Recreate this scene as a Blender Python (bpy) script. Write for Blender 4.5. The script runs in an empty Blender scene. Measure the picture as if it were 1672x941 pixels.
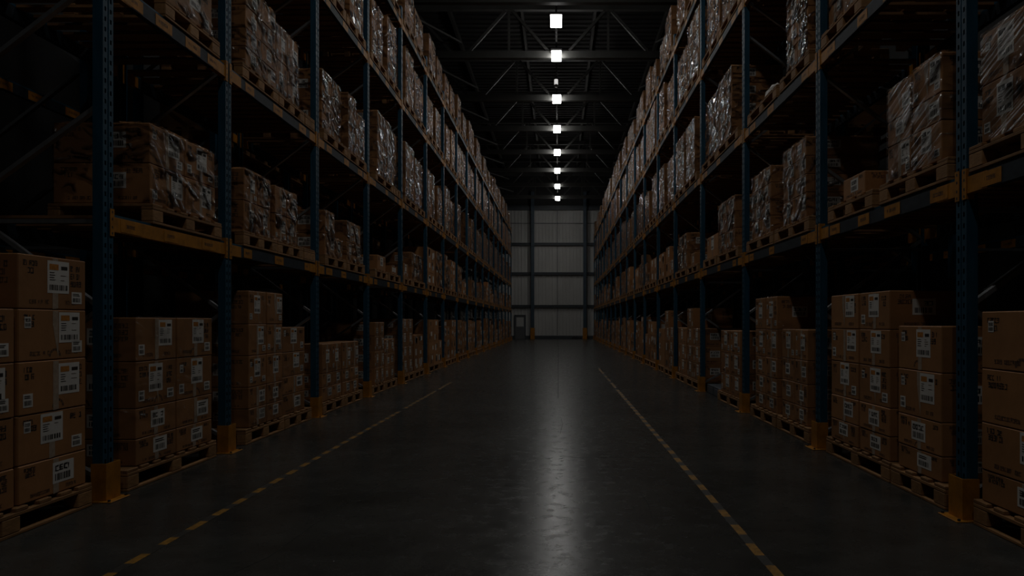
import bpy, math, random
from mathutils import Vector, Matrix

random.seed(7)
R = random.Random(11)
scene = bpy.context.scene
COL = scene.collection

# ------------------------------------------------------------------ camera
FPX = 1150.0                      # focal length in pixels of the 1672 px frame
CX, CY = 912.0, 526.0             # vanishing point of the aisle
H = 1.3
cam_data = bpy.data.cameras.new('camera')
cam = bpy.data.objects.new('camera', cam_data)
COL.objects.link(cam)
cam.location = (0, 0, H)
cam.rotation_euler = (math.pi / 2, 0, 0)
cam_data.sensor_width = 36.0
cam_data.lens = 36.0 * FPX / 1672.0
cam_data.shift_x = (836.0 - CX) / 1672.0
cam_data.shift_y = (CY - 470.5) / 1672.0
cam_data.clip_start, cam_data.clip_end = 0.05, 200
scene.camera = cam


def proj(p):
    y = max(p[1], 0.05)
    return CX + FPX * p[0] / y, CY - FPX * (p[2] - H) / y


def frame_box(pts):
    q = [proj(p) for p in pts]
    return min(a for a, b in q), min(b for a, b in q), max(a for a, b in q), max(b for a, b in q)


def seen(x0, x1, y0, y1, z0, z1, m=60):
    if y1 < 0.6:
        return False
    y0 = max(y0, 0.6)
    a, b, c, d = frame_box([(x, y, z) for x in (x0, x1) for y in (y0, y1) for z in (z0, z1)])
    return c > -m and a < 1672 + m and d > -m and b < 941 + m


# ------------------------------------------------------------------ materials
def mat(name, color, rough=0.6, metal=0.0, spec=0.5, noise=0.0, nscale=8.0, stretch=(1, 1, 1),
        bump=0.0, bscale=40.0, rand=0.0, emit=0.0, island=False):
    m = bpy.data.materials.new(name)
    m.use_nodes = True
    nt = m.node_tree
    b = nt.nodes['Principled BSDF']
    b.inputs['Roughness'].default_value = rough
    b.inputs['Metallic'].default_value = metal
    b.inputs['Specular IOR Level'].default_value = spec
    b.inputs['Base Color'].default_value = (*color, 1)
    tc = nt.nodes.new('ShaderNodeTexCoord')
    mp = nt.nodes.new('ShaderNodeMapping')
    mp.inputs['Scale'].default_value = stretch
    nt.links.new(tc.outputs['Object'], mp.inputs['Vector'])
    src = None
    if noise or rand:
        val = None
        if noise:
            n = nt.nodes.new('ShaderNodeTexNoise')
            n.inputs['Scale'].default_value = nscale
            n.inputs['Detail'].default_value = 5
            n.inputs['Roughness'].default_value = 0.65
            nt.links.new(mp.outputs[0], n.inputs['Vector'])
            mr = nt.nodes.new('ShaderNodeMapRange')
            mr.inputs[1].default_value, mr.inputs[2].default_value = 0.28, 0.72
            mr.inputs[3].default_value, mr.inputs[4].default_value = 1 - noise, 1 + noise
            nt.links.new(n.outputs['Fac'], mr.inputs[0])
            val = mr.outputs[0]
        if rand:
            if island:
                g = nt.nodes.new('ShaderNodeNewGeometry')
                ro = g.outputs['Random Per Island']
            else:
                g = nt.nodes.new('ShaderNodeObjectInfo')
                ro = g.outputs['Random']
            mr2 = nt.nodes.new('ShaderNodeMapRange')
            mr2.inputs[3].default_value, mr2.inputs[4].default_value = 1 - rand, 1 + rand
            nt.links.new(ro, mr2.inputs[0])
            if val is None:
                val = mr2.outputs[0]
            else:
                mu = nt.nodes.new('ShaderNodeMath')
                mu.operation = 'MULTIPLY'
                nt.links.new(val, mu.inputs[0])
                nt.links.new(mr2.outputs[0], mu.inputs[1])
                val = mu.outputs[0]
        sc = nt.nodes.new('ShaderNodeVectorMath')
        sc.operation = 'SCALE'
        sc.inputs[0].default_value = color
        nt.links.new(val, sc.inputs['Scale'])
        nt.links.new(sc.outputs[0], b.inputs['Base Color'])
    if bump:
        n2 = nt.nodes.new('ShaderNodeTexNoise')
        n2.inputs['Scale'].default_value = bscale
        n2.inputs['Detail'].default_value = 4
        nt.links.new(mp.outputs[0], n2.inputs['Vector'])
        bp = nt.nodes.new('ShaderNodeBump')
        bp.inputs['Strength'].default_value = bump
        bp.inputs['Distance'].default_value = 0.01
        nt.links.new(n2.outputs['Fac'], bp.inputs['Height'])
        nt.links.new(bp.outputs[0], b.inputs['Normal'])
    if emit:
        b.inputs['Emission Color'].default_value = (1.0, 0.985, 0.95, 1)
        b.inputs['Emission Strength'].default_value = emit
    return m


LAMP = 23.0
LPOW = 15.0
M = {}
M['carton'] = mat('carton', (0.33, 0.155, 0.058), 0.62, noise=0.14, nscale=5, rand=0.16, bump=0.15, bscale=14, spec=0.35)
M['carton_bulk'] = mat('carton_bulk', (0.33, 0.155, 0.058), 0.62, noise=0.14, nscale=5, rand=0.2, bump=0.15, bscale=14, spec=0.35, island=True)
M['paper'] = mat('paper', (0.66, 0.64, 0.60), 0.55, noise=0.08, nscale=9)
M['ink'] = mat('ink', (0.022, 0.017, 0.013), 0.6, noise=0.4, nscale=40)
M['ink_faint'] = mat('ink_faint', (0.10, 0.055, 0.03), 0.6, noise=0.3, nscale=40)
M['ink_orange'] = mat('ink_orange', (0.48, 0.19, 0.03), 0.5, noise=0.4, nscale=50)
M['tape'] = mat('tape', (0.42, 0.33, 0.25), 0.25, noise=0.15, nscale=25, bump=0.3, bscale=30)
M['wood'] = mat('wood', (0.27, 0.14, 0.055), 0.7, noise=0.3, nscale=6, stretch=(4, 0.7, 4), rand=0.15, bump=0.25, bscale=20, spec=0.3)
M['wood_bulk'] = mat('wood_bulk', (0.27, 0.14, 0.055), 0.7, noise=0.3, nscale=6, stretch=(4, 0.7, 4), rand=0.2, spec=0.3, island=True)
M['wood_block'] = mat('wood_block', (0.31, 0.165, 0.068), 0.7, noise=0.35, nscale=9, stretch=(1, 1, 3), rand=0.15, bump=0.2, spec=0.3)
M['deck'] = mat('deck', (0.20, 0.10, 0.04), 0.75, noise=0.35, nscale=5, stretch=(0.6, 3, 3), rand=0.2, island=True, spec=0.25)
M['blue'] = mat('blue', (0.010, 0.062, 0.106), 0.45, noise=0.3, nscale=5, stretch=(3, 3, 0.5), spec=0.3)
M['beam'] = mat('beam', (0.019, 0.028, 0.037), 0.55, noise=0.45, nscale=7, stretch=(2, 1.2, 3), spec=0.2)
M['orange'] = mat('orange', (0.40, 0.165, 0.014), 0.5, noise=0.35, nscale=9, spec=0.25, bump=0.05)
M['galv'] = mat('galv', (0.24, 0.25, 0.26), 0.4, metal=0.6, noise=0.2, nscale=12)
M['dark_steel'] = mat('dark_steel', (0.03, 0.03, 0.032), 0.5, metal=0.3)
M['truss'] = mat('truss', (0.045, 0.045, 0.042), 0.55, noise=0.2, nscale=3)
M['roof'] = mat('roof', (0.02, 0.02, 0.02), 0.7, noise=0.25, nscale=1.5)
M['wallmetal'] = mat('wallmetal', (0.52, 0.52, 0.505), 0.5, noise=0.12, nscale=0.7, stretch=(1, 1, 0.4), spec=0.4)
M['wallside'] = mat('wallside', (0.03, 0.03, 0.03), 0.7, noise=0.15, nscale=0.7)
M['girt'] = mat('girt', (0.05, 0.06, 0.07), 0.5, noise=0.2, nscale=3)
M['column'] = mat('column', (0.035, 0.06, 0.085), 0.5, noise=0.2, nscale=3)
M['door'] = mat('door', (0.12, 0.125, 0.13), 0.5, noise=0.1, nscale=2)
M['yellow_tape'] = mat('yellow_tape', (0.27, 0.135, 0.016), 0.6, noise=0.65, nscale=22, spec=0.4)
M['black_tape'] = mat('black_tape', (0.03, 0.028, 0.024), 0.6, noise=0.4, nscale=22, spec=0.4)
M['greyplastic'] = mat('greyplastic', (0.07, 0.085, 0.10), 0.5, noise=0.2, nscale=6)
M['rail'] = mat('rail', (0.008, 0.008, 0.008), 0.8, spec=0.1)
M['housing'] = mat('housing', (0.16, 0.16, 0.165), 0.5)
M['lamp'] = mat('lamp', (0.8, 0.8, 0.8), 0.4, emit=LAMP)
M['small_lamp'] = mat('small_lamp', (0.6, 0.6, 0.55), 0.4, emit=0.6)
M['gapjoint'] = mat('gapjoint', (0.012, 0.012, 0.012), 0.8)


def make_film(name, amount, wrink, gr=0.45, fs_=(1, 1.3, 26), lo=.56, hi=.74, dist=.6, fw=0.04, bd=0.028, rmax=2.8):
    m = bpy.data.materials.new(name)
    m.use_nodes = True
    nt = m.node_tree
    nt.nodes.clear()
    N, L = nt.nodes.new, nt.links.new
    out = N('ShaderNodeOutputMaterial')
    tc = N('ShaderNodeTexCoord')
    oi = N('ShaderNodeObjectInfo')
    mul = N('ShaderNodeVectorMath'); mul.operation = 'SCALE'
    mul.inputs[0].default_value = (37.0, 19.0, 53.0)
    L(oi.outputs['Random'], mul.inputs['Scale'])
    add = N('ShaderNodeVectorMath'); add.operation = 'ADD'
    L(tc.outputs['Object'], add.inputs[0]); L(mul.outputs[0], add.inputs[1])

    def streak(rot, scale, s, detail, lo, hi, dist=0.0):
        mp = N('ShaderNodeMapping')
        mp.inputs['Rotation'].default_value = rot
        mp2 = N('ShaderNodeMapping')
        mp2.inputs['Scale'].default_value = scale
        n = N('ShaderNodeTexNoise')
        n.inputs['Scale'].default_value = s
        n.inputs['Detail'].default_value = detail
        n.inputs['Distortion'].default_value = dist
        L(add.outputs[0], mp.inputs[0]); L(mp.outputs[0], mp2.inputs[0]); L(mp2.outputs[0], n.inputs['Vector'])
        r = N('ShaderNodeMapRange')
        r.inputs[1].default_value, r.inputs[2].default_value = lo, hi
        L(n.outputs['Fac'], r.inputs[0])
        return r.outputs[0], n.outputs['Fac']
    # diagonal pulled wrinkles, and crumpled patches
    fine, fine_h = streak((math.radians(24), 0, 0), fs_, 1.6, 3, lo, hi, dist)
    patch, _ = streak((0, 0, 0), (1, 1, 1.5), 2.6, 2, 0.42, 0.66)
    crump, crump_h = streak((math.radians(22), 0, 0), (1, 1.15, 1.7), 4.6, 1.0, 0.42, 0.70, 0.9)
    mm = N('ShaderNodeMath'); mm.operation = 'MULTIPLY'
    L(fine, mm.inputs[0]); L(patch, mm.inputs[1])
    wr = N('ShaderNodeMath'); wr.operation = 'MULTIPLY'; wr.inputs[1].default_value = wrink
    L(mm.outputs[0], wr.inputs[0])
    hsum = N('ShaderNodeMath'); hsum.operation = 'MULTIPLY_ADD'
    hsum.inputs[1].default_value = fw
    L(fine, hsum.inputs[0]); L(crump, hsum.inputs[2])
    bp = N('ShaderNodeBump')
    bp.inputs['Strength'].default_value = 1.0
    bp.inputs['Distance'].default_value = bd
    L(hsum.outputs[0], bp.inputs['Height'])
    fr = N('ShaderNodeFresnel'); fr.inputs['IOR'].default_value = 1.22
    L(bp.outputs[0], fr.inputs['Normal'])
    gl = N('ShaderNodeBsdfGlossy')
    gl.inputs['Color'].default_value = (0.95, 0.96, 0.98, 1)
    gl.inputs['Roughness'].default_value = 0.11
    L(bp.outputs[0], gl.inputs['Normal'])
    tr = N('ShaderNodeBsdfTransparent')
    tr.inputs['Color'].default_value = (0.97, 0.97, 0.97, 1)
    mx1 = N('ShaderNodeMixShader')
    fs = N('ShaderNodeMath'); fs.operation = 'MULTIPLY'; fs.inputs[1].default_value = amount
    rg = N('ShaderNodeMapRange')
    rg.inputs[3].default_value, rg.inputs[4].default_value = 0.06, rmax
    L(crump, rg.inputs[0])
    rm = N('ShaderNodeMath'); rm.operation = 'MULTIPLY'
    L(fr.outputs[0], rm.inputs[0]); L(rg.outputs[0], rm.inputs[1])
    L(rm.outputs[0], fs.inputs[0])
    L(fs.outputs[0], mx1.inputs[0]); L(tr.outputs[0], mx1.inputs[1]); L(gl.outputs[0], mx1.inputs[2])
    gl2 = N('ShaderNodeBsdfGlossy')
    gl2.inputs['Color'].default_value = (0.8, 0.8, 0.8, 1)
    gl2.inputs['Roughness'].default_value = gr
    L(bp.outputs[0], gl2.inputs['Normal'])
    mx = N('ShaderNodeMixShader')
    L(wr.outputs[0], mx.inputs[0]); L(mx1.outputs[0], mx.inputs[1]); L(gl2.outputs[0], mx.inputs[2])
    L(mx.outputs[0], out.inputs['Surface'])
    return m


M['film'] = make_film('stretch_film', 1.5, 0.05)
M['film_mid'] = make_film('stretch_film_mid', 0.55, 0.24, 0.35, (1, 0.55, 30), .54, .7, .25)
M['film_heavy'] = make_film('stretch_film_heavy', 0.8, 0.62, 0.33, (1, 0.4, 30), .46, .64, .12, fw=0.30, bd=0.014, rmax=1.4)
M['film_thin'] = make_film('stretch_film_thin', 0.13, 0.08)


def make_concrete():
    m = bpy.data.materials.new('polished_concrete')
    m.use_nodes = True
    nt = m.node_tree
    N, L = nt.nodes.new, nt.links.new
    b = nt.nodes['Principled BSDF']
    tc = N('ShaderNodeTexCoord')

    def noise(scale, detail, stretch, lo, hi, a, c, dist=0.0):
        mp = N('ShaderNodeMapping'); mp.inputs['Scale'].default_value = stretch
        n = N('ShaderNodeTexNoise')
        n.inputs['Scale'].default_value = scale; n.inputs['Detail'].default_value = detail
        n.inputs['Roughness'].default_value = 0.62; n.inputs['Distortion'].default_value = dist
        L(tc.outputs['Object'], mp.inputs[0]); L(mp.outputs[0], n.inputs['Vector'])
        r = N('ShaderNodeMapRange')
        r.inputs[1].default_value, r.inputs[2].default_value = lo, hi
        r.inputs[3].default_value, r.inputs[4].default_value = a, c
        L(n.outputs['Fac'], r.inputs[0])
        return r.outputs[0], n.outputs['Fac']
    big, _ = noise(0.55, 6, (1, 1.6, 1), 0.3, 0.7, 0.62, 1.3, 0.5)
    mid, mid_h = noise(4.2, 9, (1, 1.2, 1), 0.3, 0.7, 0.78, 1.2)
    fine, fine_h = noise(38, 4, (1, 1, 1), 0.3, 0.7, 0.85, 1.12)
    m1 = N('ShaderNodeMath'); m1.operation = 'MULTIPLY'; L(big, m1.inputs[0]); L(mid, m1.inputs[1])
    m2 = N('ShaderNodeMath'); m2.operation = 'MULTIPLY'; L(m1.outputs[0], m2.inputs[0]); L(fine, m2.inputs[1])
    sc = N('ShaderNodeVectorMath'); sc.operation = 'SCALE'
    sc.inputs[0].default_value = (0.044, 0.045, 0.042)
    L(m2.outputs[0], sc.inputs['Scale']); L(sc.outputs[0], b.inputs['Base Color'])
    ro, _ = noise(9.0, 9, (1, 1.1, 1), 0.25, 0.75, 0.17, 0.33, 0.1)
    L(ro, b.inputs['Roughness'])
    b.inputs['Specular IOR Level'].default_value = 0.17
    ad = N('ShaderNodeMath'); ad.operation = 'MULTIPLY_ADD'; ad.inputs[1].default_value = 0.25
    L(fine_h, ad.inputs[0]); L(mid_h, ad.inputs[2])
    bp = N('ShaderNodeBump'); bp.inputs['Strength'].default_value = 0.16; bp.inputs['Distance'].default_value = 0.008
    L(ad.outputs[0], bp.inputs['Height']); L(bp.outputs[0], b.inputs['Normal'])
    return m


M['concrete'] = make_concrete()


# ------------------------------------------------------------------ mesh helper
class MB:
    def __init__(self):
        self.v, self.f, self.m, self.names = [], [], [], []

    def mi(self, name):
        if name not in self.names:
            self.names.append(name)
        return self.names.index(name)

    def poly(self, pts, m):
        b = len(self.v)
        self.v.extend(pts)
        self.f.append(tuple(range(b, b + len(pts))))
        self.m.append(self.mi(m))

    def box(self, x0, x1, y0, y1, z0, z1, m, skip=''):
        if x0 > x1: x0, x1 = x1, x0
        if y0 > y1: y0, y1 = y1, y0
        b = len(self.v)
        self.v.extend([(x0, y0, z0), (x1, y0, z0), (x1, y1, z0), (x0, y1, z0),
                       (x0, y0, z1), (x1, y0, z1), (x1, y1, z1), (x0, y1, z1)])
        k = self.mi(m)
        for nm, q in (('b', (0, 3, 2, 1)), ('t', (4, 5, 6, 7)), ('n', (0, 1, 5, 4)), ('e', (1, 2, 6, 5)), ('s', (2, 3, 7, 6)), ('w', (3, 0, 4, 7))):
            if nm not in skip:
                self.f.append(tuple(b + i for i in q)); self.m.append(k)

    def cbox(self, x0, x1, y0, y1, z0, z1, m, c=0.006):
        """box with chamfered edges, one closed piece"""
        if x0 > x1: x0, x1 = x1, x0
        if y0 > y1: y0, y1 = y1, y0
        lo, hi = (x0, y0, z0), (x1, y1, z1)
        b = len(self.v)
        idx = {}
        for sx in (0, 1):
            for sy in (0, 1):
                for sz in (0, 1):
                    s = (sx, sy, sz)
                    for ax in range(3):
                        p = []
                        for a in range(3):
                            e = hi[a] if s[a] else lo[a]
                            if a != ax:
                                e += -c if s[a] else c
                            p.append(e)
                        idx[(s, ax)] = len(self.v)
                        self.v.append(tuple(p))
        k = self.mi(m)

        def add(q, n):
            a = [Vector(self.v[i]) for i in q]
            nn = (a[1] - a[0]).cross(a[2] - a[0])
            if nn.dot(Vector(n)) < 0:
                q = q[::-1]
            self.f.append(tuple(q)); self.m.append(k)
        for ax in range(3):
            o = [a for a in range(3) if a != ax]
            for s in (0, 1):
                q = []
                for u, w in ((0, 0), (1, 0), (1, 1), (0, 1)):
                    t = [0, 0, 0]; t[ax] = s; t[o[0]] = u; t[o[1]] = w
                    q.append(idx[(tuple(t), ax)])
                n = [0, 0, 0]; n[ax] = 1 if s else -1
                add(q, n)
        for ax in range(3):
            o = [a for a in range(3) if a != ax]
            for u in (0, 1):
                for w in (0, 1):
                    t0 = [0, 0, 0]; t1 = [0, 0, 0]
                    t0[ax], t1[ax] = 0, 1
                    for t in (t0, t1):
                        t[o[0]] = u; t[o[1]] = w
                    t0, t1 = tuple(t0), tuple(t1)
                    n = [0, 0, 0]; n[o[0]] = 1 if u else -1; n[o[1]] = 1 if w else -1
                    add([idx[(t0, o[0])], idx[(t1, o[0])], idx[(t1, o[1])], idx[(t0, o[1])]], n)
        for sx in (0, 1):
            for sy in (0, 1):
                for sz in (0, 1):
                    s = (sx, sy, sz)
                    add([idx[(s, 0)], idx[(s, 1)], idx[(s, 2)]], [1 if t else -1 for t in s])

    def bar(self, p, q, w, h, m, up=(0, 0, 1)):
        """rectangular bar from p to q"""
        p, q = Vector(p), Vector(q)
        d = (q - p).normalized()
        u = Vector(up)
        if abs(d.dot(u)) > 0.98:
            u = Vector((0, 1, 0))
        s = d.cross(u).normalized() * (w / 2)
        t = s.cross(d).normalized() * (h / 2)
        c = [p - s - t, p + s - t, p + s + t, p - s + t, q - s - t, q + s - t, q + s + t, q - s + t]
        b = len(self.v)
        self.v.extend(tuple(x) for x in c)
        k = self.mi(m)
        for g in ((0, 1, 2, 3), (5, 4, 7, 6), (1, 0, 4, 5), (2, 1, 5, 6), (3, 2, 6, 7), (0, 3, 7, 4)):
            self.f.append(tuple(b + i for i in g)); self.m.append(k)

    def tube(self, pts, r, m, n=8):
        b = len(self.v)
        pts = [Vector(p) for p in pts]
        k = self.mi(m)
        for i, p in enumerate(pts):
            d = (pts[min(i + 1, len(pts) - 1)] - pts[max(i - 1, 0)]).normalized()
            u = Vector((0, 1, 0)) if abs(d.y) < 0.9 else Vector((1, 0, 0))
            s = d.cross(u).normalized(); t = d.cross(s)
            for j in range(n):
                a = 2 * math.pi * j / n
                self.v.append(tuple(p + (s * math.cos(a) + t * math.sin(a)) * r))
        for i in range(len(pts) - 1):
            for j in range(n):
                self.f.append((b + i * n + j, b + i * n + (j + 1) % n, b + (i + 1) * n + (j + 1) % n, b + (i + 1) * n + j))
                self.m.append(k)
        self.f.append(tuple(b + j for j in range(n))[::-1]); self.m.append(k)
        e = b + (len(pts) - 1) * n
        self.f.append(tuple(e + j for j in range(n))); self.m.append(k)

    def mesh(self, name):
        me = bpy.data.meshes.new(name)
        me.from_pydata(self.v, [], self.f)
        for n in self.names:
            me.materials.append(M[n])
        me.polygons.foreach_set('material_index', self.m)
        me.update()
        return me

    def build(self, name, parent=None, loc=(0, 0, 0), rz=0.0):
        return link(name, self.mesh(name), parent, loc, rz)


def link(name, me, parent=None, loc=(0, 0, 0), rz=0.0):
    o = bpy.data.objects.new(name, me)
    COL.objects.link(o)
    o.location = loc
    o.rotation_euler = (0, 0, rz)
    if parent is not None:
        o.parent = parent
    return o


def empty(name, loc=(0, 0, 0), rz=0.0):
    o = bpy.data.objects.new(name, None)
    COL.objects.link(o)
    o.location = loc
    o.rotation_euler = (0, 0, rz)
    o.empty_display_size = 0.1
    return o


def tag(o, label=None, cat=None, group=None, kind=None):
    if label: o['label'] = label
    if cat: o['category'] = cat
    if group: o['group'] = group
    if kind: o['kind'] = kind
    return o


ORD = ['zero', 'one', 'two', 'three', 'four', 'five', 'six', 'seven', 'eight', 'nine', 'ten', 'eleven', 'twelve', 'thirteen',
       'fourteen', 'fifteen', 'sixteen', 'seventeen', 'eighteen', 'nineteen', 'twenty', 'twenty-one']
NTH = ['zeroth', 'first', 'second', 'third', 'fourth', 'fifth', 'sixth', 'seventh', 'eighth', 'ninth', 'tenth', 'eleventh',
       'twelfth', 'thirteenth', 'fourteenth', 'fifteenth', 'sixteenth', 'seventeenth', 'eighteenth', 'nineteenth', 'twentieth', 'twenty-first']
SHELF = ['floor level', 'first shelf', 'second shelf', 'third shelf', 'top shelf']

# ------------------------------------------------------------------ rack layout
SIDE = {
    'left': dict(s=-1, W=3.28, posts=[2.45, 5.16, 7.04, 9.64, 12.23, 14.85, 17.65] + [17.65 + 2.65 * k for k in range(1, 13)],
                 lv=[0.0, 2.10, 3.86, 5.95, 7.65]),
    'right': dict(s=1, W=2.65, posts=[1.75, 4.67, 7.25, 10.18, 13.24, 16.3, 19.1, 22.1] + [22.1 + 2.84 * k for k in range(1, 12)],
                  lv=[0.0, 2.27, 4.05, 6.0, 7.65]),
}
POSTW, POSTD, RACKD = 0.12, 0.075, 1.12
PALH = 0.165
ZTOP = 7.95
YEND = 54.0


def post_mesh(detail, z0=0.0, z1=ZTOP):
    """upright with two rows of slots, local: front face at x=0 looking +x, body towards -x, centred in y"""
    mb = MB()
    w, d = POSTW / 2, POSTD
    g, gd = 0.007, 0.012
    if detail:
        ys = [-w, -0.040, -0.022, -g, g, 0.022, 0.040, w]
        pitch, hh = (0.075, 0.032) if detail > 1 else (0.15, 0.06)
        z = z0
        rows = []
        while z < z1 - pitch:
            rows.append((z, z + pitch - hh, False)); rows.append((z + pitch - hh, z + pitch, True)); z += pitch
        rows.append((z, z1, False))
        for (a, b, hole) in rows:
            for i in range(7):
                if hole and i in (1, 5):
                    continue
                if i == 3:
                    mb.poly([(-gd, ys[3], a), (-gd, ys[4], a), (-gd, ys[4], b), (-gd, ys[3], b)], 'blue')
                    continue
                mb.poly([(0, ys[i], a), (0, ys[i + 1], a), (0, ys[i + 1], b), (0, ys[i], b)], 'blue')
    else:
        mb.poly([(0, -w, z0), (0, -g, z0), (0, -g, z1), (0, -w, z1)], 'blue')
        mb.poly([(-gd, -g, z0), (-gd, g, z0), (-gd, g, z1), (-gd, -g, z1)], 'blue')
        mb.poly([(0, g, z0), (0, w, z0), (0, w, z1), (0, g, z1)], 'blue')
    for y in (-g, g):
        q = [(0, y, z0), (-gd, y, z0), (-gd, y, z1), (0, y, z1)]
        mb.poly(q, 'blue')
    mb.poly([(0, -w, z0), (0, -w, z1), (-d, -w, z1), (-d, -w, z0)], 'blue')
    mb.poly([(0, w, z0), (-d, w, z0), (-d, w, z1), (0, w, z1)], 'blue')
    l = 0.02
    mb.poly([(-d, -w, z0), (-d, -w, z1), (-d, -w + l, z1), (-d, -w + l, z0)], 'blue')
    mb.poly([(-d, w - l, z0), (-d, w - l, z1), (-d, w, z1), (-d, w, z0)], 'blue')
    mb.poly([(0, -w, z1), (0, w, z1), (-d, w, z1), (-d, -w, z1)], 'blue')
    return mb.mesh('post')


POST = [post_mesh(k) for k in range(3)]
fp = MB(); fp.box(-POSTD - 0.02, 0.004, -0.07, 0.07, 0, 0.006, 'blue')
FOOT = fp.mesh('foot_plate')


def brace_mesh(p, q):
    mb = MB(); mb.bar(p, q, 0.03, 0.045, 'galv', up=(0, 1, 0)); return mb.mesh('brace')


ZIG = [(1.4, 0, 2.15, 1), (2.15, 1, 2.9, 0), (3.85, 0, 3.05, 1), (3.85, 0, 4.65, 1), (4.65, 1, 5.45, 0), (5.95, 0, 5.2, 1), (5.95, 0, 6.75, 1), (6.75, 1, 7.55, 0), (1.4, 0, 0.7, 1), (0.7, 1, 0.15, 0)]
BR = []
for (za, sa, zb, sb) in ZIG:
    xs = (-0.045, -RACKD + 0.045)
    BR.append(brace_mesh((xs[sa], 0.0, za), (xs[sb], 0.0, zb)))
BRH = [brace_mesh((-0.045, 0.02, z), (-RACKD + 0.045, 0.02, z)) for z in (2.04, 7.7)]


def rack_frame(side, i, y, W, detail, label, group):
    s = SIDE[side]['s']
    e = empty('rack_frame', (s * W, y, 0))
    # local +x must look to the aisle
    rz = 0.0 if s < 0 else math.pi
    e.rotation_euler = (0, 0, rz)
    tag(e, label, 'rack frame', group)
    link('front_post', POST[detail], e)
    link('rear_post', POST[0], e, (-RACKD, 0, 0), math.pi)
    link('foot_plate', FOOT, e, (0, 0, 0.0))
    link('foot_plate', FOOT, e, (-RACKD, 0, 0.0), math.pi)
    for b in BR + BRH:
        link('brace', b, e)
    return e


# post guard -------------------------------------------------------------
gb = MB()
gw, gd_, gh, gt = 0.082, 0.105, 0.275, 0.007
gb.box(0.012, 0.012 + gt, -gw, gw, 0.008, gh, 'orange')
gb.box(0.012 - gd_, 0.012, gw - gt, gw, 0.008, gh, 'orange')
gb.box(0.012 - gd_, 0.012, -gw, -gw + gt, 0.008, gh, 'orange')
GUARD = gb.mesh('guard_channel')
gp = MB(); gp.cbox(-0.012, 0.075, -0.115, 0.115, 0.0, 0.008, 'orange', 0.003); gp.box(-0.10, -0.012, -0.115, -0.084, 0, 0.008, 'orange'); gp.box(-0.10, -0.012, 0.084, 0.115, 0, 0.008, 'orange'); GPLATE = gp.mesh('base_plate')
gq = MB(); gq.tube([(0, 0, 0.009), (0, 0, 0.02)], 0.011, 'dark_steel', 6); GBOLT = gq.mesh('bolt')


def guard(side, i, y, W):
    s = SIDE[side]['s']
    e = empty('post_guard', (s * (W - 0.0), y, 0), 0.0 if s < 0 else math.pi)
    tag(e, f'scuffed orange steel guard around the foot of post {ORD[i]} of the {side} rack', 'post guard', 'orange post guards along the aisle')
    # guard is moved just clear of the post
    link('guard_channel', GUARD, e)
    link('base_plate', GPLATE, e)
    if i < 7:
        for (bx, by) in ((0.05, -0.098), (0.05, 0.098)):
            link('bolt', GBOLT, e, (bx, by, 0))


# load beams -------------------------------------------------------------
def glyphs(mb, P, u0, v0, u1, v1, m, rnd, n=None):
    """a run of broken strokes like worn print inside the rectangle"""
    h = v1 - v0
    cw = h * 0.62
    n = n or max(1, int((u1 - u0) / (cw * 1.22)))
    for k in range(n):
        a = u0 + k * cw * 1.22
        if a + cw > u1 + 1e-6 or rnd.random() < 0.06:
            continue
        t = h * 0.2
        kind = rnd.randrange(8)
        segs = []
        if kind & 1 or kind == 0: segs.append((0, 0, t, h))
        if kind & 2 or kind == 4: segs.append((cw - t, 0, cw, h))
        if kind != 1: segs.append((0, h - t, cw, h))
        if kind & 4: segs.append((0, h * 0.42, cw, h * 0.42 + t))
        if kind not in (1, 7): segs.append((0, 0, cw, t))
        for (x0, y0, x1, y1) in segs:
            q = lambda: rnd.uniform(-.09, .09) * h
            mb.poly([P(a + x0 + q(), v0 + y0 + q()), P(a + x1 + q(), v0 + y0 + q()), P(a + x1 + q(), v0 + y1 + q()), P(a + x0 + q(), v0 + y1 + q())], m)


def barcode(mb, P, u0, v0, u1, v1, m, rnd):
    u = u0
    w = (u1 - u0)
    while u < u1:
        b = w * rnd.choice((0.03, 0.05, 0.08))
        if u + b > u1: break
        mb.poly([P(u, v0), P(u + b, v0), P(u + b, v1), P(u, v1)], m)
        u += b + w * rnd.choice((0.025, 0.04, 0.06))


BH, BT = 0.13, 0.05


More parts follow.
